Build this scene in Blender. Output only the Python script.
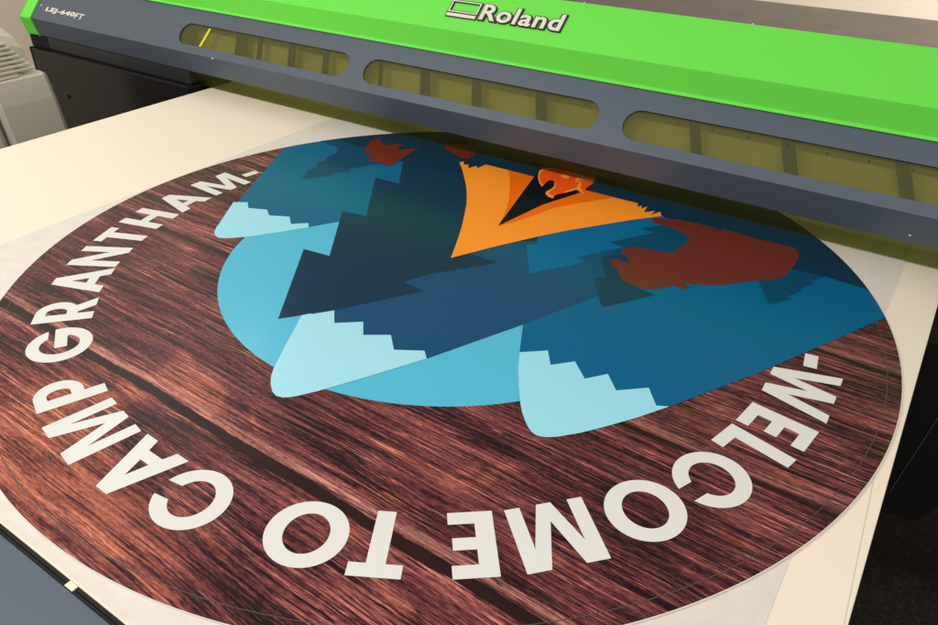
import bpy, bmesh, math, random
from mathutils import Matrix, Vector
random.seed(4)
S = bpy.context.scene
for o in list(bpy.data.objects): bpy.data.objects.remove(o)
col = S.collection
# ------------------------------------------------------------------ camera
# world: metres, z = 0 is the top of the flat bed, x runs along the gantry, y away under it
ROT = [[0.8295066, 0.55841845, 0.00936141], [0.30645088, -0.44107861, -0.84352683], [-0.46691183, 0.70257989, -0.53700544]]
cd = bpy.data.cameras.new('camera'); cam = bpy.data.objects.new('camera', cd); col.objects.link(cam)
cd.sensor_width = 36; cd.lens = 754.19/938*36; cd.clip_start = .02; cd.clip_end = 60
r, d, f = [Vector(v) for v in ROT]
M = Matrix((r, -d, -f)).transposed().to_4x4(); M.translation = Vector((0.55934, -0.77347, 0.53878))
cam.matrix_world = M
S.camera = cam
# ------------------------------------------------------------------ light
W = bpy.data.worlds.new('World'); S.world = W; W.use_nodes = True
bg = W.node_tree.nodes['Background']; bg.inputs[0].default_value = (1, .955, .90, 1); bg.inputs[1].default_value = .36
def lamp(name, loc, target, sx, sy, power, colr=(1, .965, .92)):
    l = bpy.data.lights.new(name, 'AREA'); l.shape = 'RECTANGLE'; l.size = sx; l.size_y = sy; l.energy = power; l.color = colr
    o = bpy.data.objects.new(name, l); col.objects.link(o); o.location = loc
    o.rotation_euler = (Vector(target)-Vector(loc)).to_track_quat('-Z', 'Y').to_euler()
    return o
lamp('ceiling_or_fill_lamp', (-1.3, -1.15, 1.9), (-1.3, -1.15, 0), 1.4, .22, 44)
lamp('ceiling_or_fill_lamp', (1.0, -1.15, 1.9), (1.0, -1.15, 0), 1.4, .22, 24)
lamp('ceiling_or_fill_lamp', (.9, 1.9, .55), (.6, 3.0, .1), 1.6, .25, 26)  # added fill light low behind the gantry, brightens the back wall
lamp('ceiling_or_fill_lamp', (-2.3, .9, 1.9), (-3.1, .9, .1), 1.2, .25, 17)  # added wall washer, no fixture there, lifts the left wall
S.view_settings.view_transform = 'Standard'; S.view_settings.look = 'None'; S.view_settings.exposure = 0; S.view_settings.gamma = 1
S.render.engine = 'CYCLES'
S.cycles.transparent_max_bounces = 12
# ------------------------------------------------------------------ helpers
def link(o, parent=None):
    col.objects.link(o)
    if parent: o.parent = parent
    return o
def tag(o, label=None, cat=None, group=None, kind=None):
    for k, v in (('label', label), ('category', cat), ('group', group), ('kind', kind)):
        if v: o[k] = v
    return o
def empty(name, loc=(0, 0, 0)):
    o = bpy.data.objects.new(name, None); o.location = loc; o.empty_display_size = .1
    return link(o)
def mesh(name, bm, m, parent=None, smooth=False):
    bmesh.ops.recalc_face_normals(bm, faces=bm.faces)
    me = bpy.data.meshes.new(name); bm.to_mesh(me); bm.free()
    for mm in (m if isinstance(m, (list, tuple)) else [m]): me.materials.append(mm)
    if smooth:
        for p in me.polygons: p.use_smooth = True
    return link(bpy.data.objects.new(name, me), parent)
def box(bm, x0, x1, y0, y1, z0, z1, bev=0):
    b = bmesh.new()
    bmesh.ops.create_cube(b, size=1)
    for v in b.verts:
        v.co = Vector((x0+(v.co.x+.5)*(x1-x0), y0+(v.co.y+.5)*(y1-y0), z0+(v.co.z+.5)*(z1-z0)))
    if bev: bmesh.ops.bevel(b, geom=b.edges[:], offset=bev, segments=3, affect='EDGES', profile=.6)
    t = bpy.data.meshes.new('t'); b.to_mesh(t); b.free(); bm.from_mesh(t); bpy.data.meshes.remove(t)
def prism(bm, prof, x0, x1):            # closed profile of (y, z), extruded along x
    a = [bm.verts.new((x0, y, z)) for y, z in prof]; b = [bm.verts.new((x1, y, z)) for y, z in prof]
    n = len(prof)
    for i in range(n): bm.faces.new((a[i], a[(i+1) % n], b[(i+1) % n], b[i]))
    bm.faces.new(a); bm.faces.new(b[::-1])
def bevel_all(bm, off, seg=2, ang=20):
    bm.normal_update()
    es = [e for e in bm.edges if len(e.link_faces) == 2 and e.calc_face_angle(0) > math.radians(ang)]
    bmesh.ops.bevel(bm, geom=es, offset=off, segments=seg, affect='EDGES', profile=.6)
def flat(name, loops, m, parent=None, z=0, depth=0, mat=None):    # filled outline with holes -> mesh
    cu = bpy.data.curves.new(name, 'CURVE'); cu.dimensions = '2D'; cu.fill_mode = 'BOTH'; cu.extrude = depth
    for lp in loops:
        s = cu.splines.new('POLY'); s.points.add(len(lp)-1); s.use_cyclic_u = True
        for p, q in zip(s.points, lp): p.co = (q[0], q[1], 0, 1)
    t = bpy.data.objects.new('t', cu); me = bpy.data.meshes.new_from_object(t)
    bpy.data.objects.remove(t); bpy.data.curves.remove(cu)
    me.name = name; me.materials.clear(); me.materials.append(m)
    me.transform(mat if mat else Matrix.Translation((0, 0, z)))
    return link(bpy.data.objects.new(name, me), parent)
def text_mesh(s, offset=0, depth=0, shear=0):
    cu = bpy.data.curves.new('t', 'FONT'); cu.body = s; cu.offset = offset; cu.extrude = depth; cu.shear = shear; cu.resolution_u = 6; cu.space_character = 1.08
    t = bpy.data.objects.new('t', cu); me = bpy.data.meshes.new_from_object(t)
    bpy.data.objects.remove(t); bpy.data.curves.remove(cu)
    return me
# ------------------------------------------------------------------ materials
class N:
    def __init__(s, name):
        s.m = bpy.data.materials.new(name); s.m.use_nodes = True; s.t = s.m.node_tree; s.p = s.t.nodes['Principled BSDF']
    def n(s, typ, **kw):
        o = s.t.nodes.new(typ)
        for k, v in kw.items():
            if k.startswith('i_'):
                o.inputs[k[2:].replace('_', ' ')].default_value = v
            else: setattr(o, k, v)
        return o
    def l(s, a, b): s.t.links.new(a, b)
    def coord(s, out='Object'): return s.n('ShaderNodeTexCoord').outputs[out]
    def mapping(s, scale=(1, 1, 1), rot=(0, 0, 0), loc=(0, 0, 0), src=None):
        mp = s.n('ShaderNodeMapping'); mp.inputs['Scale'].default_value = scale; mp.inputs['Rotation'].default_value = rot; mp.inputs['Location'].default_value = loc
        s.l(src if src else s.coord(), mp.inputs[0]); return mp.outputs[0]
    def noise(s, vec, scale, detail=3, rough=.5, dist=0):
        o = s.n('ShaderNodeTexNoise'); s.l(vec, o.inputs['Vector'])
        o.inputs['Scale'].default_value = scale; o.inputs['Detail'].default_value = detail; o.inputs['Roughness'].default_value = rough; o.inputs['Distortion'].default_value = dist
        return o.outputs['Fac']
    def ramp(s, fac, stops, interp='LINEAR'):
        o = s.n('ShaderNodeValToRGB'); o.color_ramp.interpolation = interp
        e = o.color_ramp.elements
        while len(e) < len(stops): e.new(.5)
        for a, (p, c) in zip(e, stops):
            a.position = p; a.color = (*c, 1) if isinstance(c, tuple) else (c, c, c, 1)
        s.l(fac, o.inputs[0]); return o.outputs[0]
    def math(s, op, a, b=None, c=None, clamp=False):
        o = s.n('ShaderNodeMath', operation=op); o.use_clamp = clamp
        for i, v in enumerate((a, b, c)):
            if v is None: continue
            if isinstance(v, (int, float)): o.inputs[i].default_value = v
            else: s.l(v, o.inputs[i])
        return o.outputs[0]
    def mix(s, fac, a, b, bt='MIX'):
        o = s.n('ShaderNodeMix', data_type='RGBA', blend_type=bt)
        for i, v in ((0, fac), (6, a), (7, b)):
            if isinstance(v, (int, float)): o.inputs[i].default_value = v
            elif isinstance(v, tuple): o.inputs[i].default_value = (*v, 1)
            else: s.l(v, o.inputs[i])
        return o.outputs[2]
    def bump(s, h, strength=.2, dist=.001):
        o = s.n('ShaderNodeBump'); o.inputs['Strength'].default_value = strength; o.inputs['Distance'].default_value = dist
        s.l(h, o.inputs['Height']); s.l(o.outputs[0], s.p.inputs['Normal'])
def simple(name, c, rough=.5, spec=.5, metal=0, var=.06, vs=6, bump=0, bs=400, coat=0):
    k = N(name); v = k.noise(k.coord(), vs, 5, .6)
    k.l(k.mix(v, tuple(x*(1-var) for x in c), tuple(min(1, x*(1+var)) for x in c)), k.p.inputs['Base Color'])
    k.p.inputs['Roughness'].default_value = rough; k.p.inputs['Specular IOR Level'].default_value = spec; k.p.inputs['Metallic'].default_value = metal
    r2 = k.noise(k.coord(), 18, 4, .7)
    k.l(k.math('MULTIPLY_ADD', r2, .18, rough-.09), k.p.inputs['Roughness'])
    if coat: k.p.inputs['Coat Weight'].default_value = coat; k.p.inputs['Coat Roughness'].default_value = .05
    if bump: k.bump(k.noise(k.coord(), bs, 2), bump, .0005)
    return k.m
def lin(r, g, b, k=1.0):
    def f(v):
        v /= 255; return (v/12.92 if v <= .04045 else ((v+.055)/1.055)**2.4)*k
    return (f(r), f(g), f(b))
INK = dict(rough=.20, spec=.16, var=.008)
K = .98
def ink(name, rgb): return simple('ink '+name, lin(*rgb, K), **INK)
INKS = dict(blue1=ink('blue1', (6, 98, 134)), ice1=ink('ice1', (158, 220, 236)), night=ink('night', (12, 50, 74)), night2=ink('night2', (6, 70, 98)),
            navy=ink('navy', (20, 74, 112)), ice2=ink('ice2', (162, 220, 236)), blue2=ink('blue2', (0, 96, 138)), ice3=ink('ice3', (154, 218, 234)),
            blue3=ink('blue3', (0, 100, 146)), tree=ink('tree', (20, 58, 84)), red=ink('red', (106, 44, 34)), red2=ink('red2', (110, 40, 30)),
            orange=ink('orange', (252, 150, 42)), deep=ink('deep', (240, 108, 10)), black=ink('black', (4, 22, 28)), fire=ink('fire', (250, 88, 22)),
            lick=ink('lick', (255, 160, 44)), log=ink('log', (80, 28, 14)), aqua=ink('aqua', (84, 184, 212)), white=ink('white', (222, 221, 216)))
# printed wood photograph: planks run along x
k = N('printed wood planks')
src = k.coord()
vec = k.mapping(rot=(0, 0, math.radians(1.5)), src=src)
sep = k.n('ShaderNodeSeparateXYZ'); k.l(vec, sep.inputs[0])
warp = k.noise(vec, 5, 2, .5)
y = k.math('ADD', sep.outputs[1], k.math('MULTIPLY_ADD', warp, .010, -.005))
edge = k.noise(k.mapping((30, 60, 1), src=vec), 1, 4, .7)
SEAMS = (-.413, -.150, .118, .385)
def band(y0, w, soft):        # 1 inside the band, 0 outside
    a = k.math('ABSOLUTE', k.math('SUBTRACT', k.math('ADD', y, k.math('MULTIPLY_ADD', edge, .007, -.0035)), y0))
    o = k.n('ShaderNodeMapRange', interpolation_type='SMOOTHSTEP'); k.l(a, o.inputs[0])
    o.inputs[1].default_value = w; o.inputs[2].default_value = w+soft; o.inputs[3].default_value = 1; o.inputs[4].default_value = 0
    return o.outputs[0]
seam = hi = None
for i, s0 in enumerate(SEAMS):
    b1 = band(s0-.004, (.0055, .0030, .003, .003)[i], .0016); b2 = band(s0+.0085, .0030, .005)
    if i: b1 = k.math('MULTIPLY', b1, .92); b2 = k.math('MULTIPLY', b2, .7)
    seam = b1 if seam is None else k.math('MAXIMUM', seam, b1)
    hi = b2 if hi is None else k.math('MAXIMUM', hi, b2)
cmb = k.n('ShaderNodeCombineXYZ')
xw = k.math('ADD', sep.outputs[0], 0.0)
k.l(xw, cmb.inputs[0]); k.l(y, cmb.inputs[1])
plank = k.math('FLOOR', k.math('MULTIPLY_ADD', y, 1/.267, .413/.267))
k.l(k.math('MULTIPLY', plank, 3.7), cmb.inputs[2])
wv = cmb.outputs[0]
bend = k.noise(k.mapping((1.6, 4.5, 1), src=wv), 1.6, 2, .5)     # slow bend of the grain round knots
cmb2 = k.n('ShaderNodeCombineXYZ'); k.l(sep.outputs[0], cmb2.inputs[0]); k.l(k.math('ADD', y, k.math('MULTIPLY', bend, .022)), cmb2.inputs[1]); k.l(k.math('MULTIPLY', plank, 3.7), cmb2.inputs[2])
gv = cmb2.outputs[0]
fine = k.noise(k.mapping((9, 460, 1), src=gv), 1, 6, .72, .15)
mid = k.noise(k.mapping((1.8, 100, 1), src=gv), 1, 4, .62, .2)
rn = k.noise(k.mapping((1.6, 9, 1), loc=(2, 6, 0), src=gv), 1, 3, .5)
sg = k.n('ShaderNodeSeparateXYZ'); k.l(gv, sg.inputs[0])
rings = k.math('SINE', k.math('ADD', k.math('MULTIPLY', sg.outputs[1], 620.0), k.math('MULTIPLY', rn, 70.0)))
rmask = k.ramp(k.noise(k.mapping((2.5, 14, 1), loc=(9, 2, 0), src=gv), 1, 2), [(.36, 0.15), (.56, 1.0)])
broad = k.noise(k.mapping((2.2, 10, 1), src=gv), 1.5, 3, .55, .8)
speck = k.noise(k.mapping((120, 600, 1), src=gv), 1, 2, .6)
def ridge(v, w):      # 1 on a thin line where the noise crosses its middle
    a = k.math('ABSOLUTE', k.math('SUBTRACT', v, .5))
    return k.math('SUBTRACT', 1.0, k.math('DIVIDE', a, w), clamp=True)
crack = k.math('MULTIPLY', ridge(k.noise(k.mapping((4, 170, 1), loc=(3, 1, 0), src=gv), 1, 3, .6, .7), .030), k.ramp(k.noise(k.mapping((9, 22, 1), src=gv), 1, 2), [(.42, 0.0), (.56, 1.0)]))
thread = k.math('MULTIPLY', ridge(k.noise(k.mapping((3.5, 160, 1), loc=(7, 5, 0), src=gv), 1, 3, .6, .7), .028), k.ramp(k.noise(k.mapping((8, 20, 1), loc=(4, 4, 0), src=gv), 1, 2), [(.44, 0.0), (.58, 1.0)]))
g = k.math('ADD', k.math('MULTIPLY', fine, .66), k.math('ADD', k.math('MULTIPLY', mid, .34), k.math('MULTIPLY_ADD', speck, .30, -.15)))
g = k.math('ADD', g, k.math('MULTIPLY_ADD', broad, .30, -.165))
g = k.math('ADD', g, k.math('SUBTRACT', k.math('MULTIPLY', thread, .17), k.math('MULTIPLY', crack, .18)))
g = k.math('ADD', g, k.math('MULTIPLY', k.math('MULTIPLY', rings, rmask), .026))
base = k.ramp(g, [(.37, (.007, .003, .004)), (.44, (.034, .009, .012)), (.51, (.125, .032, .034)), (.59, (.26, .070, .062)), (.72, (.60, .23, .175))])
# warm orange patches, strongest where the near left plank is cut through its heartwood
dist = k.n('ShaderNodeVectorMath', operation='DISTANCE'); k.l(src, dist.inputs[0]); dist.inputs[1].default_value = (-.12, -.56, 0)
near = k.n('ShaderNodeMapRange', interpolation_type='SMOOTHSTEP'); k.l(dist.outputs['Value'], near.inputs[0]); near.inputs[1].default_value = .04; near.inputs[2].default_value = .30; near.inputs[3].default_value = .34; near.inputs[4].default_value = 0
pn = k.noise(k.mapping((5, 11, 1), rot=(0, 0, .5), src=wv), 1.5, 3, .5, 1.2)
pf = k.ramp(k.math('ADD', pn, near.outputs[0]), [(.62, 0.0), (.80, 1.0)])
warm = k.ramp(g, [(.38, (.07, .018, .014)), (.48, (.34, .085, .05)), (.60, (.68, .22, .11)), (.72, (.85, .42, .24))])
c1 = k.mix(k.math('MULTIPLY', pf, .62), base, warm)
pink = k.ramp(g, [(.40, (.10, .035, .030)), (.50, (.34, .13, .105)), (.64, (.66, .31, .25))])
c2 = k.mix(k.math('MULTIPLY', hi, k.math('MULTIPLY_ADD', mid, 1.2, .05)), c1, pink)
c3 = k.mix(k.math('MULTIPLY', seam, .97), c2, k.mix(fine, (.006, .002, .002), (.022, .008, .007)))
k.l(c3, k.p.inputs['Base Color']); k.p.inputs['Roughness'].default_value = .34; k.p.inputs['Specular IOR Level'].default_value = .22
M_WOOD = k.m
M_EDGE = simple('white board edge', (.82, .80, .76), .5)
M_RING = simple('grey printed cut line', (.07, .058, .05), .4)
# cream bed skin with faint clouding and scuffs
k = N('cream bed surface')
v = k.noise(k.coord(), 2.2, 6, .6); sc = k.noise(k.mapping((60, 6, 1), rot=(0, 0, .6)), 2.5, 4, .7)
c = k.mix(v, (.83, .715, .56), (.90, .80, .655)); c = k.mix(k.ramp(sc, [(.66, 0.0), (.80, .35)]), c, (.66, .55, .42))
k.l(c, k.p.inputs['Base Color']); k.p.inputs['Roughness'].default_value = .55; k.p.inputs['Specular IOR Level'].default_value = .35
k.bump(k.noise(k.coord(), 300, 3), .08, .0004)
M_BED = k.m
k = N('grey white translucent paper')
v = k.noise(k.coord(), 45, 6, .65); w2 = k.noise(k.coord(), 4, 3, .5)
c = k.mix(v, (.60, .54, .475), (.80, .745, .67)); c = k.mix(k.math('MULTIPLY', w2, .25), c, (.82, .76, .66))
k.l(c, k.p.inputs['Base Color']); k.p.inputs['Roughness'].default_value = .6
M_PAPER = k.m
M_SLATE = simple('slate grey painted steel', (.078, .102, .138), .46, .5, var=.06, vs=3, bump=.03, bs=700)
M_GREEN = simple('bright green painted hood', (.165, .82, .075), .42, .32, var=.03, vs=3, bump=.02, bs=700)
M_DGREY = simple('warm grey metal deck', (.105, .092, .086), .30, .5, metal=.1, var=.10, vs=4)
M_BLACK = simple('black painted steel', (.010, .009, .011), .16, .32, var=.2)
M_MATT = simple('matt black rubber', (.008, .008, .008), .7, .3)
M_CHAR = simple('charcoal steel', (.016, .020, .025), .4, .5)
M_BEIGE = simple('beige aged plastic', (.60, .53, .44), .5, .4, var=.05, vs=5, bump=.03)
M_WALL = simple('beige painted wall', (.80, .68, .545), .85, .2, var=.05, vs=2)
M_LOGO = simple('off white raised lettering', (.86, .80, .68), .4)
M_LOGOK = simple('black lettering backing', (.01, .012, .01), .45)
M_OLIVE = simple('olive bounce plate', (.42, .41, .27), .6, .3, var=.3, vs=5)
M_YEL = simple('yellow guide strip', (.75, .68, .04), .4)
k = N('dark speckled carpet'); v = k.noise(k.coord(), 130, 5, .85)
k.l(k.ramp(v, [(.38, (.006, .005, .003)), (.55, (.024, .018, .012)), (.72, (.11, .09, .06))]), k.p.inputs['Base Color']); k.p.inputs['Roughness'].default_value = .95; M_CARPET = k.m
def acrylic(name, tint, milky, body):
    k = N(name); tr = k.n('ShaderNodeBsdfTransparent'); tr.inputs[0].default_value = (*tint, 1)
    v = k.noise(k.coord(), 7, 5, .65)
    k.l(k.mix(v, tuple(x*.75 for x in body), tuple(x*1.2 for x in body)), k.p.inputs['Base Color']); k.p.inputs['Roughness'].default_value = .16
    mx = k.n('ShaderNodeMixShader'); mx.inputs[0].default_value = milky
    k.l(tr.outputs[0], mx.inputs[1]); k.l(k.p.outputs[0], mx.inputs[2])
    k.l(mx.outputs[0], k.t.nodes['Material Output'].inputs[0]); return k.m
M_PANE = acrylic('yellow tinted acrylic window', (.88, .875, .60), .22, (.25, .245, .12))
M_DIFF = acrylic('olive translucent inner board', (.95, .94, .66), .48, (.74, .72, .46))
M_SKIRT = acrylic('clear yellow acrylic skirt', (.94, 1.0, .72), .05, (.42, .48, .12))
# ------------------------------------------------------------------ room
bm = bmesh.new(); box(bm, -6, 6, -5, 5, -.9, -.85); tag(mesh('floor', bm, M_CARPET), kind='structure')
bm = bmesh.new(); box(bm, -3.1, 6, 3.0, 3.1, -.85, 2.2); tag(mesh('wall', bm, M_WALL), kind='structure')
bm = bmesh.new(); box(bm, -3.2, -3.1, -2, 3.0, -.85, 2.2); tag(mesh('wall', bm, M_WALL), kind='structure')
# ------------------------------------------------------------------ printer
PR = tag(empty('flatbed_printer', (0, 0, 0)), 'large grey and green flatbed printer with its gantry across the cream bed', 'printer')
Bp, Fp, Gp, Hp = (.3867, .0470), (.3753, .0942), (.4533, .1771), (.4540, .2202)
Tp, Up = (.5335, .2834), None
X0, X1 = -1.67, 1.05
# bed
bm = bmesh.new(); box(bm, -1.011, .6065, -.6125, 1.9, -.02, 0, .0012); bed = mesh('bed', bm, M_BED, PR)
bm = bmesh.new(); box(bm, -1.0, .596, -.60, 1.9, -.12, -.021); box(bm, -.92, .52, -.5, 1.8, -.85, -.121); mesh('bed_frame', bm, M_MATT, PR)
bm = bmesh.new()
box(bm, -1.011, .6065, -.6160, -.6127, -.03, -.0004); box(bm, -1.011, .6065, -.6187, -.6168, -.03, -.0006)
mesh('edge_gap_strip', bm, [M_MATT], bed)
bm = bmesh.new(); box(bm, .0495, .0605, -.6186, -.6128, -.01, .0001, .00008)
tab = mesh('locating_tab', bm, M_BED, bed); tab['label'] = 'small cream tab bridging the black gap at the near bed edge'
bm = bmesh.new(); box(bm, -1.02, .62, -1.0, -.6188, -.12, -.001, .0015); mesh('front_apron', bm, M_SLATE, PR)
# pencil line on the bed near its right edge
bm = bmesh.new()
for a, b in (((.5925, -.07), (.5968, -.1525)), ((.5968, -.1525), (.6036, -.2863))):
    a, b = Vector((*a, .0001)), Vector((*b, .0001)); n = Vector((.0004, 0, 0))
    bm.faces.new([bm.verts.new(v) for v in (a-n, a+n, b+n, b-n)])
mesh('pencil_line', bm, simple('graphite', (.62, .54, .43), .6), bed)
# lower front band of the gantry
GA = mesh('gantry_skirt', (lambda bm: (prism(bm, [Bp, Fp, (Fp[0]+.0035, Fp[1]+.001), (Bp[0]+.004, Bp[1])], X0, X1), bm)[1])(bmesh.new()), M_SLATE, PR)
# sloped cover with three slots: local u = x, v = distance up the slope
nrm = Vector((0, Gp[0]-Fp[0], Gp[1]-Fp[1])); Lf = nrm.length; vdir = nrm.normalized(); wdir = Vector((1, 0, 0)).cross(vdir)
def slope_mat(P, vd, lift=0):
    wd = Vector((1, 0, 0)).cross(vd)
    m = Matrix((Vector((1, 0, 0)), vd, wd)).transposed().to_4x4(); m.translation = Vector((0, P[0], P[1]))+wd*lift; return m
def slot(x0, x1, v0, v1, n=18):
    r = (v1-v0)/2; c = (v0+v1)/2; p = []
    for i in range(n+1): a = math.pi/2+math.pi*i/n; p.append((x0+r+r*math.cos(a), c+r*math.sin(a)))
    for i in range(n+1): a = -math.pi/2+math.pi*i/n; p.append((x1-r+r*math.cos(a), c+r*math.sin(a)))
    return p
SL = [(-1.065, -.532), (-.489, .036), (.083, .608)]
cover = flat('gantry_cover', [[(X0, 0), (X1, 0), (X1, Lf), (X0, Lf)]]+[slot(a, b, .0195, .0745) for a, b in SL], M_SLATE, PR, depth=.0015, mat=slope_mat(Fp, vdir, -.0015))
for i, (a, b) in enumerate(SL):
    w = flat('window_pane', [slot(a-.006, b+.006, .0135, .0805)], M_PANE, cover, depth=.0008, mat=slope_mat(Fp, vdir, -.0042))
# inside of the gantry behind the windows
inner = flat('inner_board', [[(X0+.02, .004), (X1-.02, .004), (X1-.02, Lf-.004), (X0+.02, Lf-.004)]], M_DIFF, PR, depth=.001, mat=slope_mat(Fp, vdir, -.030))
BT = .45; BW = .82
for x, wd_ in [(-1.045, .03), (-.86, .022), (-.80, .008), (-.70, .012), (-.60, .010), (-.338, .0135), (-.2176, .0125), (-.078, .0135), (-.45, .006), (.2076, .011), (.3556, .013), (.5161, .012)]:
    wd_ *= BW
    flat('bracket', [[(x-wd_+BT*.04, .006), (x+wd_+BT*.04, .006), (x+wd_-BT*.046, Lf-.02), (x-wd_-BT*.046, Lf-.02)]], M_MATT, inner, depth=.0015, mat=slope_mat(Fp, vdir, -.0072))
fy = flat('guide_strip', [[(-.985, .022), (-.978, .022), (-.972, .070), (-.979, .070)]], M_YEL, inner, depth=.0006, mat=slope_mat(Fp, vdir, -.0018-.0006)); fy['label'] = 'thin yellow strip seen in the left window'
for a, b in SL:          # small dark rivets on the rail behind each window
    n_ = 9
    for i in range(n_):
        bm = bmesh.new(); bmesh.ops.create_circle(bm, cap_ends=True, segments=10, radius=.0016)
        m = slope_mat(Fp, vdir, -.0028); xx = a+.03+(b-a-.06)*i/(n_-1)
        for q in bm.verts: q.co = m @ Vector((xx+q.co.x, .0655+q.co.y, 0))
        mesh('rivet', bm, M_CHAR, inner)
for x, P_, r_ in ((-.921, (Fp[0]-.0004, Fp[1]-.0006), .0022), (.545, (Fp[0]+.0086, Fp[1]-.0352), .0014)):
    bm = bmesh.new(); bmesh.ops.create_icosphere(bm, subdivisions=2, radius=r_)
    for v in bm.verts: v.co = Vector((x+v.co.x*1.5, P_[0]+v.co.y*.3-.0002, P_[1]+v.co.z*.7))
    mesh('paint_chip', bm, M_LOGO, GA)
# bounce plate, back and deck
def up(P, s, dzdy):   # where the profile line of slope s from P meets the sight line of slope dzdy
    yy = (.53878-dzdy*(-.77347)-P[1]+s*P[0])/(s-dzdy); return (yy, P[1]+s*(yy-P[0]))
Tp = up(Hp, 1.1, -.19539); Up = up((Tp[0], Tp[1]-.004), .03, -.16792)
bm = bmesh.new(); prism(bm, [(.60, .085), (.60, .21), (.606, .21), (.606, .085)], X0+.005, X1-.005); mesh('gantry_bounce_plate', bm, M_OLIVE, PR)  # unseen upright plate, made olive to bounce light onto the bed
bm = bmesh.new(); prism(bm, [(.80, .12), (Up[0], Up[1]-.004), (Up[0]+.02, Up[1]-.02), (.83, .12)], X0, X1); mesh('gantry_back', bm, M_CHAR, PR)
bm = bmesh.new(); prism(bm, [(.3905, .0500), (.4215, .0030), (.4225, .0036), (.3920, .0510)], -1.028, X1-.03); mesh('splash_skirt', bm, M_SKIRT, PR)
# green hood
Gl = (Gp[0]-.0042, Gp[1]-.0010)
bm = bmesh.new()
prof = [Gl, (Gl[0]+.0003, Gl[1]+.0016), (Gp[0]-.0002, Gp[1]+.0038), Hp, Tp, (Tp[0]+.004, Tp[1]-.004), (Tp[0]+.004, Tp[1]-.03), (Gp[0]+.03, Gp[1])]
prism(bm, prof, X0, X1); bevel_all(bm, .0006, 2, 15); hood = mesh('hood', bm, M_GREEN, PR)
bm = bmesh.new(); prism(bm, [(Tp[0]+.0045, Tp[1]-.0045), (Up[0], Up[1]), (Up[0], Up[1]-.003), (Tp[0]+.0045, Tp[1]-.0075)], X0, X1); mesh('top_deck', bm, M_DGREY, PR)
for x in (-.06, .235): 
    bm = bmesh.new(); bmesh.ops.create_icosphere(bm, subdivisions=2, radius=.0016)
    for v in bm.verts: v.co += Vector((x, Tp[0]+.001, Tp[1]))
    mesh('screw', bm, M_LOGO, hood, True)
# end caps
def cap(x0, x1, taper):
    bm = bmesh.new(); pr = [(Bp[0]-.0008, Bp[1]-.0015), (Fp[0]-.0012, Fp[1]), (Gl[0]-.001, Gl[1]), (Hp[0]-.001, Hp[1]+.001), (Tp[0], Tp[1]+.001), (Up[0], Up[1]+.002), (Up[0]+.02, Up[1]-.02), (.83, .046)]
    n = len(pr)
    a = [bm.verts.new((x0, y+taper[0], z)) for y, z in pr]; b = [bm.verts.new((x1, y+taper[1], z)) for y, z in pr]
    for i in range(n): bm.faces.new((a[i], a[(i+1) % n], b[(i+1) % n], b[i]))
    bm.faces.new(a); bm.faces.new(b[::-1]); bevel_all(bm, .002, 2, 15)
    return mesh('end_cap', bm, M_GREEN, PR)
cap(X0-.042, X0-.0005, (-.006, 0)); cap(X1+.0005, X1+.042, (0, -.006))
for v in (.048, .030):
    m = slope_mat(Fp, vdir, .0005)
    bm = bmesh.new(); bmesh.ops.create_circle(bm, cap_ends=True, segments=16, radius=.0022)
    for q in bm.verts: q.co = m @ Vector((-1.652+q.co.x, v+.012+q.co.y, 0))
    mesh('indicator_light', bm, M_LOGO, cover)
# writing
def fit_text(name, s, mat_, plane, x0, x1, v0, v1, parent, offset, depth, shear, lift):
    me = text_mesh(s, offset, depth, 0)
    xs = [v.co.x for v in me.vertices]; ys = [v.co.y for v in me.vertices]
    a, b, c_, d_ = min(xs), max(xs), min(ys), max(ys)
    for v in me.vertices:
        yy = v0+(v.co.y-c_)/(d_-c_)*(v1-v0); v.co = Vector((x0+(v.co.x-a)/(b-a)*(x1-x0)+shear*(yy-v0), yy, v.co.z+lift))
    me.transform(plane); me.materials.clear(); me.materials.append(mat_); me.name = name
    return link(bpy.data.objects.new(name, me), parent)
tdir = Vector((0, Tp[0]-Hp[0], Tp[1]-Hp[1])).normalized()
TM = slope_mat(Hp, tdir, 0)
e = .0012
SH, VB = .09, .0282
fit_text('lettering_backing', 'Roland', M_LOGOK, TM, -.2560-e, -.0825+e, VB-1.5*e, .0615+e, hood, .075, .0011, SH, .0011)
fit_text('lettering', 'Roland', M_LOGO, TM, -.2548, -.0843, VB+.0005, .0613, hood, .022, .0003, SH, .0026)
def shear(p): return [(x+SH*(v-VB), v) for x, v in p]
flat('emblem_backing', [shear([(-.3305, .0262), (-.2605, .0262), (-.2605, .0625), (-.3305, .0625)]), shear([(-.3235, .0405), (-.2665, .0405), (-.2665, .0570), (-.3235, .0570)])], M_LOGOK, hood, depth=.0011, mat=TM@Matrix.Translation((0, 0, .0011)))
flat('emblem', [shear([(-.3285, .0278), (-.2625, .0278), (-.2625, .0340), (-.3285, .0340)])], M_LOGO, hood, depth=.0003, mat=TM@Matrix.Translation((0, 0, .0026)))
flat('emblem', [shear([(-.3285, .0368), (-.2625, .0368), (-.2625, .0607), (-.3285, .0607)]), shear([(-.3258, .0390), (-.2654, .0390), (-.2654, .0586), (-.3258, .0586)])], M_LOGO, hood, depth=.0003, mat=TM@Matrix.Translation((0, 0, .0026)))
CM = slope_mat(Fp, vdir, 0)
fit_text('lettering', 'LEJ-640', M_LOGO, CM, -1.6235, -1.490, .0245, .0415, cover, .035, .0002, .18, .0004)
fit_text('lettering', 'FT', M_LOGO, CM, -1.487, -1.450, .0250, .0405, cover, .015, .0002, .18, .0004)
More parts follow.
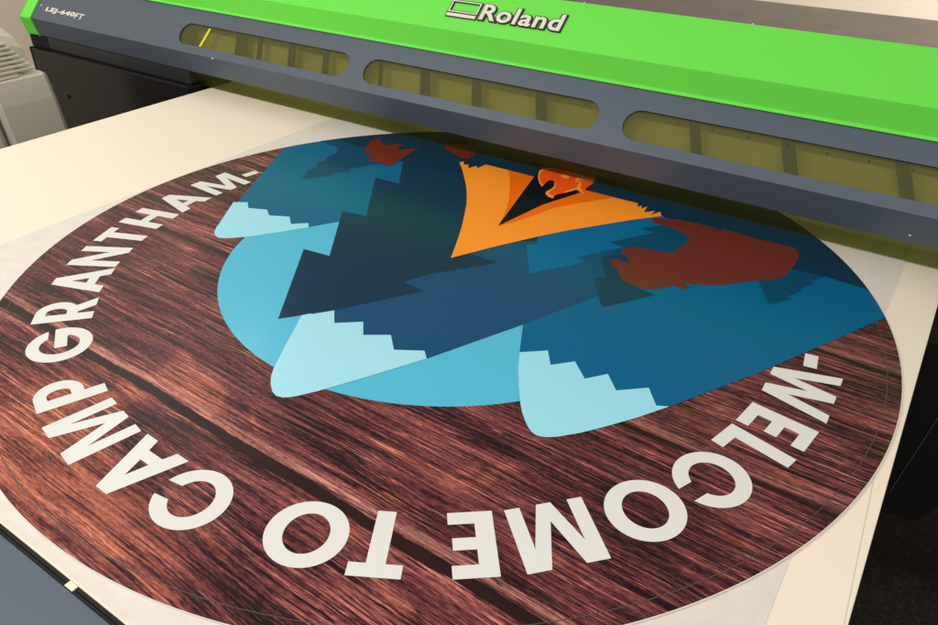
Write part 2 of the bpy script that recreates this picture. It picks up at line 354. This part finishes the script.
# side housing left of the bed and cabinet right of it
bm = bmesh.new(); box(bm, X0-.035, -1.030, .370, .85, -.85, .010, .002); hs = mesh('side_housing', bm, M_BLACK, PR)
bm = bmesh.new(); box(bm, X0+.03, -1.040, .388, .60, .0105, .0455, .003); mesh('housing_rail', bm, M_CHAR, hs)
bm = bmesh.new(); box(bm, X0-.058, X0+.029, .388, .80, .0105, .0450, .001); box(bm, X0-.045, X0-.0355, .37, .8, -.2, .012); mesh('housing_rail', bm, M_MATT, hs)
bm = bmesh.new(); bmesh.ops.create_cone(bm, cap_ends=True, segments=20, radius1=.006, radius2=.005, depth=.003)
for v in bm.verts: v.co = Vector((-1.576+v.co.x, .3690+v.co.z, -.1075+v.co.y))
mesh('screw', bm, M_MATT, hs)
bm = bmesh.new()
pr = [(.608, -.03), (.608, -.34), (.680, -.330), (.703, -.286), (.78, -.20), (1.25, -.200), (1.25, .040), (.66, .040), (.655, -.03)]
a_ = [bm.verts.new((x, .26, z)) for x, z in pr]; b_ = [bm.verts.new((x, .85, z)) for x, z in pr]
for i in range(len(pr)): bm.faces.new((a_[i], a_[(i+1) % len(pr)], b_[(i+1) % len(pr)], b_[i]))
bm.faces.new(a_); bm.faces.new(b_[::-1])
cb = mesh('side_cabinet', bm, M_MATT, PR)
bm = bmesh.new(); box(bm, .95, 1.2, .60, .8, -.85, -.201); mesh('cabinet_leg', bm, M_MATT, PR)
cu = bpy.data.curves.new('c', 'CURVE'); cu.dimensions = '3D'; cu.bevel_depth = .0008; cu.bevel_resolution = 2
sp = cu.splines.new('NURBS'); cp = [(.668, .257, -.05), (.6595, .2585, -.10), (.653, .2575, -.155), (.6465, .2585, -.21), (.637, .257, -.292)]
sp.points.add(len(cp)-1); sp.use_endpoint_u = True; sp.order_u = 4
for p_, q_ in zip(sp.points, cp): p_.co = (*q_, 1)
t_ = bpy.data.objects.new('t', cu); me = bpy.data.meshes.new_from_object(t_); bpy.data.objects.remove(t_); me.name = 'cable'
me.materials.clear(); me.materials.append(simple('grey cable sheath', (.07, .08, .09), .5)); link(bpy.data.objects.new('cable', me), cb)
# ------------------------------------------------------------------ paper on the bed
def sheet(bm, x0, x1, y0, y1, z, amp):
    nx, ny = 40, 60; vs = []
    for j in range(ny+1):
        for i in range(nx+1):
            x = x0+(x1-x0)*i/nx; yy = y0+(y1-y0)*j/ny
            vs.append(bm.verts.new((x, yy, z+amp*(math.sin(x*19+yy*7)*math.sin(yy*23-x*5)+1)*.5)))
    for j in range(ny):
        for i in range(nx):
            a = j*(nx+1)+i; bm.faces.new((vs[a], vs[a+1], vs[a+nx+2], vs[a+nx+1]))
bm = bmesh.new(); sheet(bm, -.606, .5505, -.6105, 1.5, .00035, .0002)
tag(mesh('paper_sheet', bm, M_PAPER, None, True), 'wide greyish white paper sheet lying on the cream bed under the round print', 'paper')
# ------------------------------------------------------------------ the round print
RD = .6
DZ = .0026
PD = tag(empty('round_print', (0, 0, DZ)), 'large round camp print with wood planks, mountains and white lettering on the printer bed', 'printed sign')
def circ(rr, n=256, a0=0, a1=2*math.pi): return [(rr*math.cos(a0+(a1-a0)*i/n), rr*math.sin(a0+(a1-a0)*i/n)) for i in range(n)]
b_ = flat('board', [circ(RD, 360)], M_EDGE, PD, z=-.0010, depth=.0009)
flat('wood_print', [circ(RD-.0006, 360)], M_WOOD, PD, z=0)
flat('cut_line', [circ(.9743*RD, 300), circ(.9727*RD, 300)], M_RING, PD, z=.00012)
flat('moon_disc', [[(x-.0057, y+.0269) for x, y in circ(.3315, 200)]], INKS['aqua'], PD, z=.0001)
def clip_rim(p):
    out = []
    for x, y in p:
        q = math.hypot(x, y)
        if q > RD-.0008: x *= (RD-.0008)/q; y *= (RD-.0008)/q
        out.append((x, y))
    return out
ART = [
["mountain","deep blue mountain in the far left of the artwork","blue1",None,0,[[-553.9,226.4],[-580.3,388.0],[-442.0,528.5],[-111.3,91.0],[-233.6,36.5],[-259.8,-7.8],[-313.4,-86.8],[-334.4,-106.9],[-353.6,-115.8],[-385.8,-82.0]]],
["snow_cap","pale stepped snow cap of the far left mountain","ice1",0,0,[[-432.3,-11.2],[-412.3,2.8],[-393.7,-12.8],[-363.5,0.7],[-343.8,-13.1],[-313.3,2.7],[-291.2,-15.6],[-270.6,3.3],[-259.8,-7.8],[-284.9,-46.4],[-313.4,-86.8],[-333.9,-107.4],[-346.5,-115.0],[-357.8,-113.2],[-369.1,-105.4],[-378.4,-94.1],[-385.8,-82.0]]],
["night_forest","dark teal forest ground across the far side of the artwork","night",None,0,[[-529.8,300.5],[-463.4,287.9],[-447.0,264.1],[-447.7,234.5],[-438.3,221.7],[-444.8,207.5],[-426.3,182.6],[-432.3,168.6],[-408.4,129.0],[-378.2,172.3],[-381.8,181.6],[-362.7,208.2],[-372.4,215.3],[-344.2,266.2],[-312.3,303.4],[-252.6,215.2],[-304.8,211.4],[-211.6,77.0],[-256.5,68.2],[-165.9,-60.7],[-213.1,-66.4],[-101.9,-226.7],[-58.5,-172.1],[29.4,-72.6],[152.9,13.3],[202.7,97.4],[357.6,240.3],[413.1,294.9],[461.5,299.9],[522.0,296.2]]],
["fir_tree","mid teal fir silhouette beside the far left mountain","night2",None,0,[[-529.0,301.1],[-463.4,287.9],[-447.0,264.1],[-447.7,234.5],[-438.3,221.7],[-444.8,207.5],[-426.3,182.6],[-432.3,168.6],[-408.4,129.0],[-378.2,172.3],[-381.8,181.6],[-362.7,208.2],[-372.4,215.3],[-344.2,266.2],[-312.3,303.4],[-417.2,316.6],[-478.4,322.6],[-511.3,328.5]]],
["mountain","navy middle mountain of the artwork","navy",None,0,[[-55.8,-170.2],[9.8,-65.6],[11.3,-62.0],[-27.6,-59.0],[-9.8,-19.5],[53.5,66.4],[3.5,63.9],[18.0,126.1],[274.7,305.8],[333.6,223.5],[233.3,39.8],[214.8,60.8],[167.0,-56.5],[109.3,-187.5],[97.4,-175.8],[65.4,-195.6],[42.0,-172.5],[13.4,-192.3],[-6.5,-169.2],[-35.1,-192.7]]],
["snow_cap","pale stepped snow cap of the middle mountain","ice2",4,0,[[-82.7,-203.2],[-76.1,-193.3],[-73.2,-194.5],[-55.8,-170.2],[-35.1,-192.7],[-6.5,-169.2],[13.4,-192.3],[42.0,-172.5],[65.4,-195.6],[97.4,-175.8],[109.3,-187.5],[75.5,-252.8],[45.7,-307.3],[32.7,-327.2],[26.4,-334.5],[20.8,-338.6],[13.0,-340.7],[3.5,-337.5],[-8.2,-328.9],[-18.9,-318.0],[-27.1,-306.2],[-45.0,-274.4]]],
["mountain","bright blue right hand mountain of the artwork","blue2",None,0,[[167.0,-56.5],[214.8,60.8],[233.3,39.8],[280.3,111.5],[247.8,115.3],[309.7,206.8],[413.1,294.9],[461.5,299.9],[522.0,296.2],[553.3,232.0],[450.3,15.7],[384.9,-106.8],[338.9,-180.5],[306.4,-220.5],[292.4,-230.8],[280.6,-230.9],[265.1,-218.8],[246.3,-197.7],[210.3,-141.6],[194.9,-112.4]]],
["snow_cap","pale stepped snow cap of the right hand mountain","ice3",6,0,[[194.9,-112.4],[221.7,-89.5],[238.8,-113.7],[259.5,-90.8],[284.6,-115.0],[302.8,-91.0],[324.1,-114.2],[352.7,-88.2],[372.2,-113.8],[384.9,-106.8],[362.3,-145.7],[338.9,-180.5],[323.0,-202.3],[306.6,-220.8],[299.2,-227.0],[292.4,-230.8],[286.3,-232.0],[280.5,-230.6],[273.1,-226.0],[265.1,-218.8],[254.6,-207.8],[244.2,-194.1],[228.1,-170.2],[210.4,-141.6]]],
["meadow","bright blue clearing below the orange tent","blue3",None,0,[[55.3,142.3],[71.3,148.6],[57.4,174.6],[64.4,236.6],[188.4,360.7],[217.0,340.9],[179.7,293.2],[204.1,292.0],[159.0,220.7],[185.1,217.3],[140.3,147.1],[159.6,142.4],[107.5,62.3]]],
["fir_tree","dark fir silhouette below the red bear","tree",None,0,[[170.9,167.3],[176.8,179.1],[189.4,205.5],[229.6,176.4],[297.2,159.8],[266.9,142.1],[248.5,113.7],[280.3,111.5],[233.3,39.8],[189.2,105.2],[202.9,114.7]]],
["forest_clearing","teal clearing enclosed by the red bear silhouette","night2",None,0,[[204.1,292.0],[179.7,293.2],[217.0,340.9],[252.6,368.6],[282.8,282.8],[258.4,234.2],[192.4,188.1],[172.5,175.7],[185.1,217.3],[159.0,220.7]]],
["fir_tree","teal fir silhouette under the nose of the red bear","night2",None,0,[[383.1,236.9],[416.0,176.1],[436.3,207.2],[430.2,211.3],[444.6,240.3],[440.6,242.8],[452.7,269.5],[448.6,275.5],[461.5,299.9],[413.1,294.9],[389.5,280.6]]],
["bear","dull red bear silhouette walking at the right of the artwork","red",None,0,[[181.6,333.5],[183.0,343.7],[201.6,353.1],[216.6,359.9],[247.8,363.0],[269.2,364.0],[289.4,359.6],[289.0,369.0],[326.4,364.8],[366.2,365.7],[399.5,366.4],[409.8,357.7],[415.5,342.4],[416.3,310.4],[413.7,275.8],[411.2,263.4],[406.0,253.5],[381.2,228.6],[347.2,191.2],[327.3,177.4],[308.5,169.0],[300.0,172.0],[304.2,164.7],[310.8,160.8],[312.0,153.3],[304.5,148.1],[291.4,151.7],[284.5,139.1],[272.5,124.8],[263.5,117.9],[252.2,116.3],[237.7,118.4],[224.4,124.2],[216.5,131.2],[211.0,143.4],[201.2,151.0],[193.8,153.2],[187.4,165.5],[188.4,175.3],[202.7,172.4],[214.3,175.0],[204.9,189.1],[192.2,195.7],[185.5,204.8],[186.6,215.5],[199.7,226.3],[218.0,232.7],[240.2,235.2],[254.6,244.1],[253.6,260.4],[258.6,270.7],[258.7,292.1],[255.1,308.0],[244.7,316.5],[228.3,322.5],[214.4,325.6],[190.6,325.1]]],
["bear","small dull red animal silhouette at the left of the artwork","red2",None,0,[[-407.6,298.9],[-438.2,355.6],[-435.9,367.1],[-427.7,374.0],[-409.9,359.6],[-389.1,353.2],[-395.1,370.2],[-363.4,371.5],[-367.9,357.9],[-358.8,348.8],[-347.9,356.6],[-345.7,368.4],[-321.4,373.4],[-329.3,361.6],[-324.1,321.5],[-319.9,302.2],[-319.4,269.6],[-343.0,271.6],[-366.8,269.0],[-377.8,277.5],[-376.2,284.5]]],
["bear","small dull red animal silhouette beside the tent tip","red2",None,0,[[-294.5,415.2],[-296.6,428.5],[-278.7,445.4],[-255.2,443.2],[-237.2,435.2],[-216.6,409.5],[-217.5,387.3],[-233.5,379.8],[-250.0,390.8],[-265.2,397.0],[-283.5,402.3]]],
["tent","bright orange tent with ragged edges","orange",None,0,[[-221.0,361.7],[-216.6,370.5],[-208.3,357.4],[-199.5,361.8],[-191.0,346.7],[-183.8,365.4],[-176.5,357.0],[-173.1,381.8],[-119.5,382.1],[-67.8,382.4],[-12.5,168.3],[5.9,281.0],[41.0,381.0],[93.2,381.2],[136.9,382.3],[143.6,368.0],[146.3,377.8],[151.1,365.8],[156.0,378.7],[160.3,354.3],[173.8,369.6],[173.7,351.3],[182.1,372.1],[190.4,356.9],[156.1,315.6],[121.0,266.4],[87.7,220.0],[59.8,174.6],[21.8,105.5],[-12.6,36.5],[-27.9,69.5],[-43.5,102.3],[-62.0,138.9],[-82.2,175.4],[-101.9,210.2],[-123.1,242.4],[-145.7,273.9],[-166.8,299.7],[-193.9,332.5]]],
["tent_flap","deep orange inner flap of the tent, left","deep",15,0,[[-122.5,381.2],[-67.8,382.4],[-12.5,168.3],[-23.7,202.3],[-37.9,237.4],[-55.5,273.4],[-75.8,310.1],[-98.5,346.8]]],
["tent_flap","deep orange inner flap of the tent, right","deep",15,0,[[-12.5,168.3],[5.9,281.0],[41.0,381.0],[93.2,381.2],[70.3,347.6],[47.5,315.3],[28.5,282.1],[16.7,244.8],[6.1,207.1]]],
["tent_opening","near black triangle inside the tent","black",15,0,[[-13.8,172.7],[-67.8,382.4],[-74.6,416.9],[16.8,422.4],[40.6,381.8],[5.1,282.5]]],
["campfire","orange and red flames in front of the tent","fire",None,0,[[-73.4,410.1],[-73.1,425.9],[-65.9,436.2],[-47.2,442.1],[-22.4,443.1],[3.5,441.1],[27.9,441.3],[34.2,426.2],[35.6,407.9],[35.0,388.6],[45.8,362.3],[34.6,367.2],[23.6,374.1],[19.7,362.1],[14.5,349.3],[7.9,339.3],[4.3,330.4],[8.1,315.3],[-2.0,317.0],[-12.2,325.0],[-16.0,334.2],[-14.3,347.4],[-15.5,362.4],[-22.9,379.1],[-32.8,387.6],[-37.1,380.7],[-35.3,364.6],[-32.4,348.6],[-46.0,362.8],[-60.7,383.7]]],
["flame","yellow orange flame lick","lick",19,0,[[-12.2,325.0],[-16.0,334.2],[-14.3,347.4],[-15.5,362.4],[-22.9,379.1],[-21.3,380.2],[-12.4,361.8],[-10.8,344.3],[-9.5,330.6],[2.8,324.9],[8.1,315.3],[-2.0,317.0]]],
["flame","yellow orange flame lick","lick",19,0,[[-32.3,415.7],[-26.1,424.2],[-15.0,422.0],[-11.0,408.9],[-17.6,408.2],[-24.0,409.6]]],
["flame","yellow orange flame lick","lick",19,0,[[34.6,367.2],[23.6,374.1],[19.7,362.1],[14.5,349.3],[10.9,354.1],[16.5,368.2],[20.6,381.3],[13.3,404.6],[10.7,414.4],[17.1,407.3],[25.0,386.3],[45.8,362.3]]],
["flame","yellow orange flame lick","lick",19,0,[[-1.6,423.5],[1.9,431.9],[15.9,431.8],[27.1,435.8],[32.9,428.2],[29.0,421.5],[18.4,421.8],[8.7,417.0],[11.0,403.0],[7.4,400.5]]],
["flame","yellow orange flame lick","lick",19,0,[[-60.7,383.7],[-46.0,362.8],[-32.4,348.6],[-33.7,354.3],[-49.6,371.8],[-64.1,396.3],[-67.9,412.0],[-64.3,430.0],[-73.1,425.9],[-73.4,410.1]]],
["log","dark red brown log strokes behind the flames","log",None,0,[[-115.3,447.3],[-95.1,455.1],[-66.2,460.4],[-22.2,456.7],[19.6,458.5],[69.1,455.7],[71.8,446.0],[41.7,441.2],[7.6,440.0],[-46.1,447.0],[-80.2,441.9],[-107.7,437.5]]]
]
def rim_arc(a, b):        # points of the rim counter-clockwise from a to b
    t0 = math.atan2(a[1], a[0]); t1 = math.atan2(b[1], b[0])
    if t1 < t0: t1 += 2*math.pi
    n = 60; return [((RD-.0008)*math.cos(t0+(t1-t0)*i/n), (RD-.0008)*math.sin(t0+(t1-t0)*i/n)) for i in range(n+1)]
made = []
for i, (name, label, ck, par, sm, pts) in enumerate(ART):
    p = [(x/1000, y/1000) for x, y in pts]
    if name == 'night_forest': p = p[:-1]+rim_arc(p[-1], p[0])[0:]
    if i == 6:    # right hand mountain runs out to the rim
        p = clip_rim(p)
        j = next(q for q in range(len(p)) if math.hypot(*p[q]) > RD-.002)
    p = clip_rim(p)
    o = flat(name, [p], INKS[ck], made[par] if par is not None else PD, z=.0002+.00006*i)
    o['label'] = label; made.append(o)
# ---- letters, cap height 1 unit
def arc(cx, cy, rx, ry, a0, a1, n=28): return [(cx+rx*math.cos(math.radians(a0+(a1-a0)*i/n)), cy+ry*math.sin(math.radians(a0+(a1-a0)*i/n))) for i in range(n+1)]
s = .235
GL = {
 'E': (.565, [[(0,0),(.565,0),(.565,.19),(s,.19),(s,.405),(.525,.405),(.525,.59),(s,.59),(s,.81),(.555,.81),(.555,1),(0,1)]]),
 'L': (.54, [[(0,0),(.54,0),(.54,.195),(s,.195),(s,1),(0,1)]]),
 'T': (.65, [[(.2075,0),(.4425,0),(.4425,.805),(.65,.805),(.65,1),(0,1),(0,.805),(.2075,.805)]]),
 'H': (.79, [[(0,0),(s,0),(s,.40),(.555,.40),(.555,0),(.79,0),(.79,1),(.555,1),(.555,.60),(s,.60),(s,1),(0,1)]]),
 'N': (.81, [[(0,0),(.22,0),(.22,.60),(.60,0),(.81,0),(.81,1),(.59,1),(.59,.40),(.21,1),(0,1)]]),
 'M': (1.03, [[(0,0),(.2,0),(.2,.67),(.42,0),(.61,0),(.83,.67),(.83,0),(1.03,0),(1.03,1),(.73,1),(.515,.30),(.30,1),(0,1)]]),
 'W': (1.28, [[(0,1),(.22,1),(.405,.36),(.54,1),(.74,1),(.885,.36),(1.065,1),(1.28,1),(1.0,0),(.775,0),(.64,.60),(.505,0),(.28,0)]]),
 'A': (.93, [[(0,0),(.245,0),(.315,.19),(.615,.19),(.685,0),(.93,0),(.585,1),(.345,1)],[(.375,.365),(.555,.365),(.465,.66)]]),
 'P': (.66, [[(0,0),(s,0),(s,.29)]+arc(.33,.645,.345,.355,-90,90)+[(0,1)], [(s,.475)]+arc(.33,.645,.115,.17,-90,90)+[(s,.815)]]),
 'R': (.72, [[(0,0),(s,0),(s,.28),(.29,.28),(.455,0),(.72,0),(.515,.345)]+arc(.33,.645,.345,.355,-45,90)+[(0,1)], [(s,.465)]+arc(.33,.645,.115,.175,-90,90)+[(s,.815)]]),
 'O': (1.04, [arc(.52,.5,.52,.515,0,360,60)[:-1], arc(.52,.5,.285,.315,0,360,60)[:-1]]),
 'C': (1.04, [arc(.52,.5,.515,.515,16.4,347.7,50)+arc(.52,.5,.285,.315,339.5,27.4,50)]),
 'G': (1.04, [arc(.52,.5,.515,.515,21,369,50)+[(.43,.58),(.43,.385),(.715,.385)]+arc(.52,.5,.285,.315,335,36,50)]),
 '-': (.385, [[(0,.43),(.385,.43),(.385,.635),(0,.635)]]),
}
HC = .124*RD
for ch, th, rb in [["-",8.4,0.767],["W",1.1,0.768],["E",-8.3,0.768],["L",-14.4,0.768],["C",-22.3,0.768],["O",-32.0,0.768],["M",-42.6,0.768],["E",-51.4,0.768],["T",-60.9,0.768],["O",-68.8,0.768],["C",-83.0,0.77],["A",-92.1,0.772],["M",-102.2,0.775],["P",-111.7,0.776],["G",-123.6,0.78],["R",-132.9,0.784],["A",-141.9,0.788],["N",-150.0,0.791],["T",-157.5,0.792],["H",-165.0,0.793],["A",-173.5,0.793],["M",-183.4,0.795],["-",-190.4,0.79]]:
    w, loops = GL[ch]; a = math.radians(th)
    er = Vector((math.cos(a), math.sin(a))); et = Vector((math.sin(a), -math.cos(a)))   # outwards, reading direction
    hc = HC*(1 if th > -110 else .985)
    L2 = [[tuple(er*(rb*RD+v*hc)+et*((u-w/2)*hc)) for u, v in lp] for lp in loops]
    flat('letter', L2, INKS['white'], PD, z=.00035)
# ------------------------------------------------------------------ beige appliance on the left
AP = tag(empty('air_unit', (-1.42, -.1, -.85)), 'beige plastic air unit with curved louvred top standing left of the printer bed', 'air unit')
Yn, Ym, Yf = -.45, .026, .170
def loft(prof, y0, y1, mat_, name, inset=.006, dy=.01):
    bm = bmesh.new(); rings = []
    cx = sum(p[0] for p in prof)/len(prof); cz = 0
    for yy, ins in ((y0, inset), (y0+dy, 0), (y1-dy, 0), (y1, inset)):
        rings.append([bm.verts.new((x-ins if x > cx else x+ins, yy, z-(ins if z > -.5 else 0))) for x, z in prof])
    n = len(prof)
    for a, b in zip(rings, rings[1:]):
        for i in range(n): bm.faces.new((a[i], a[(i+1) % n], b[(i+1) % n], b[i]))
    bm.faces.new(rings[0]); bm.faces.new(rings[-1][::-1])
    bmesh.ops.translate(bm, verts=bm.verts, vec=(1.42, .1, .85))
    return mesh(name, bm, mat_, AP)
pbody = [(-1.60, -.85), (-1.228, -.85), (-1.240, -.08), (-1.254, .0), (-1.262, .03), (-1.268, .050), (-1.275, .056), (-1.60, .056)]
loft(pbody, Ym+.004, Yf, M_BEIGE, 'body'); loft(pbody, Yn, Ym-.004, M_BEIGE, 'body')
pin = [(-1.59, -.85), (-1.255, -.85), (-1.275, .04), (-1.59, .04)]
loft(pin, Yn+.01, Yf-.02, M_MATT, 'inner_frame')
dome = [(-1.60, .0565)]+[(-1.272, .0565), (-1.277, .064), (-1.305, .092), (-1.322, .120), (-1.345, .140), (-1.38, .152), (-1.43, .156), (-1.50, .150), (-1.60, .13)]
loft(dome, Yn, Yf-.006, M_BEIGE, 'lid', .02, .06)
for i in range(7):
    tt = i/6; x = -1.2775-.043*tt; z = .0655+.053*tt
    loft([(x-.006, z-.002), (x+.0035, z-.0005), (x+.0030, z+.0035), (x-.006, z+.0035)], Yn+.05, Yf-.022-.03*tt, M_BEIGE, 'louvre', 0, .004)
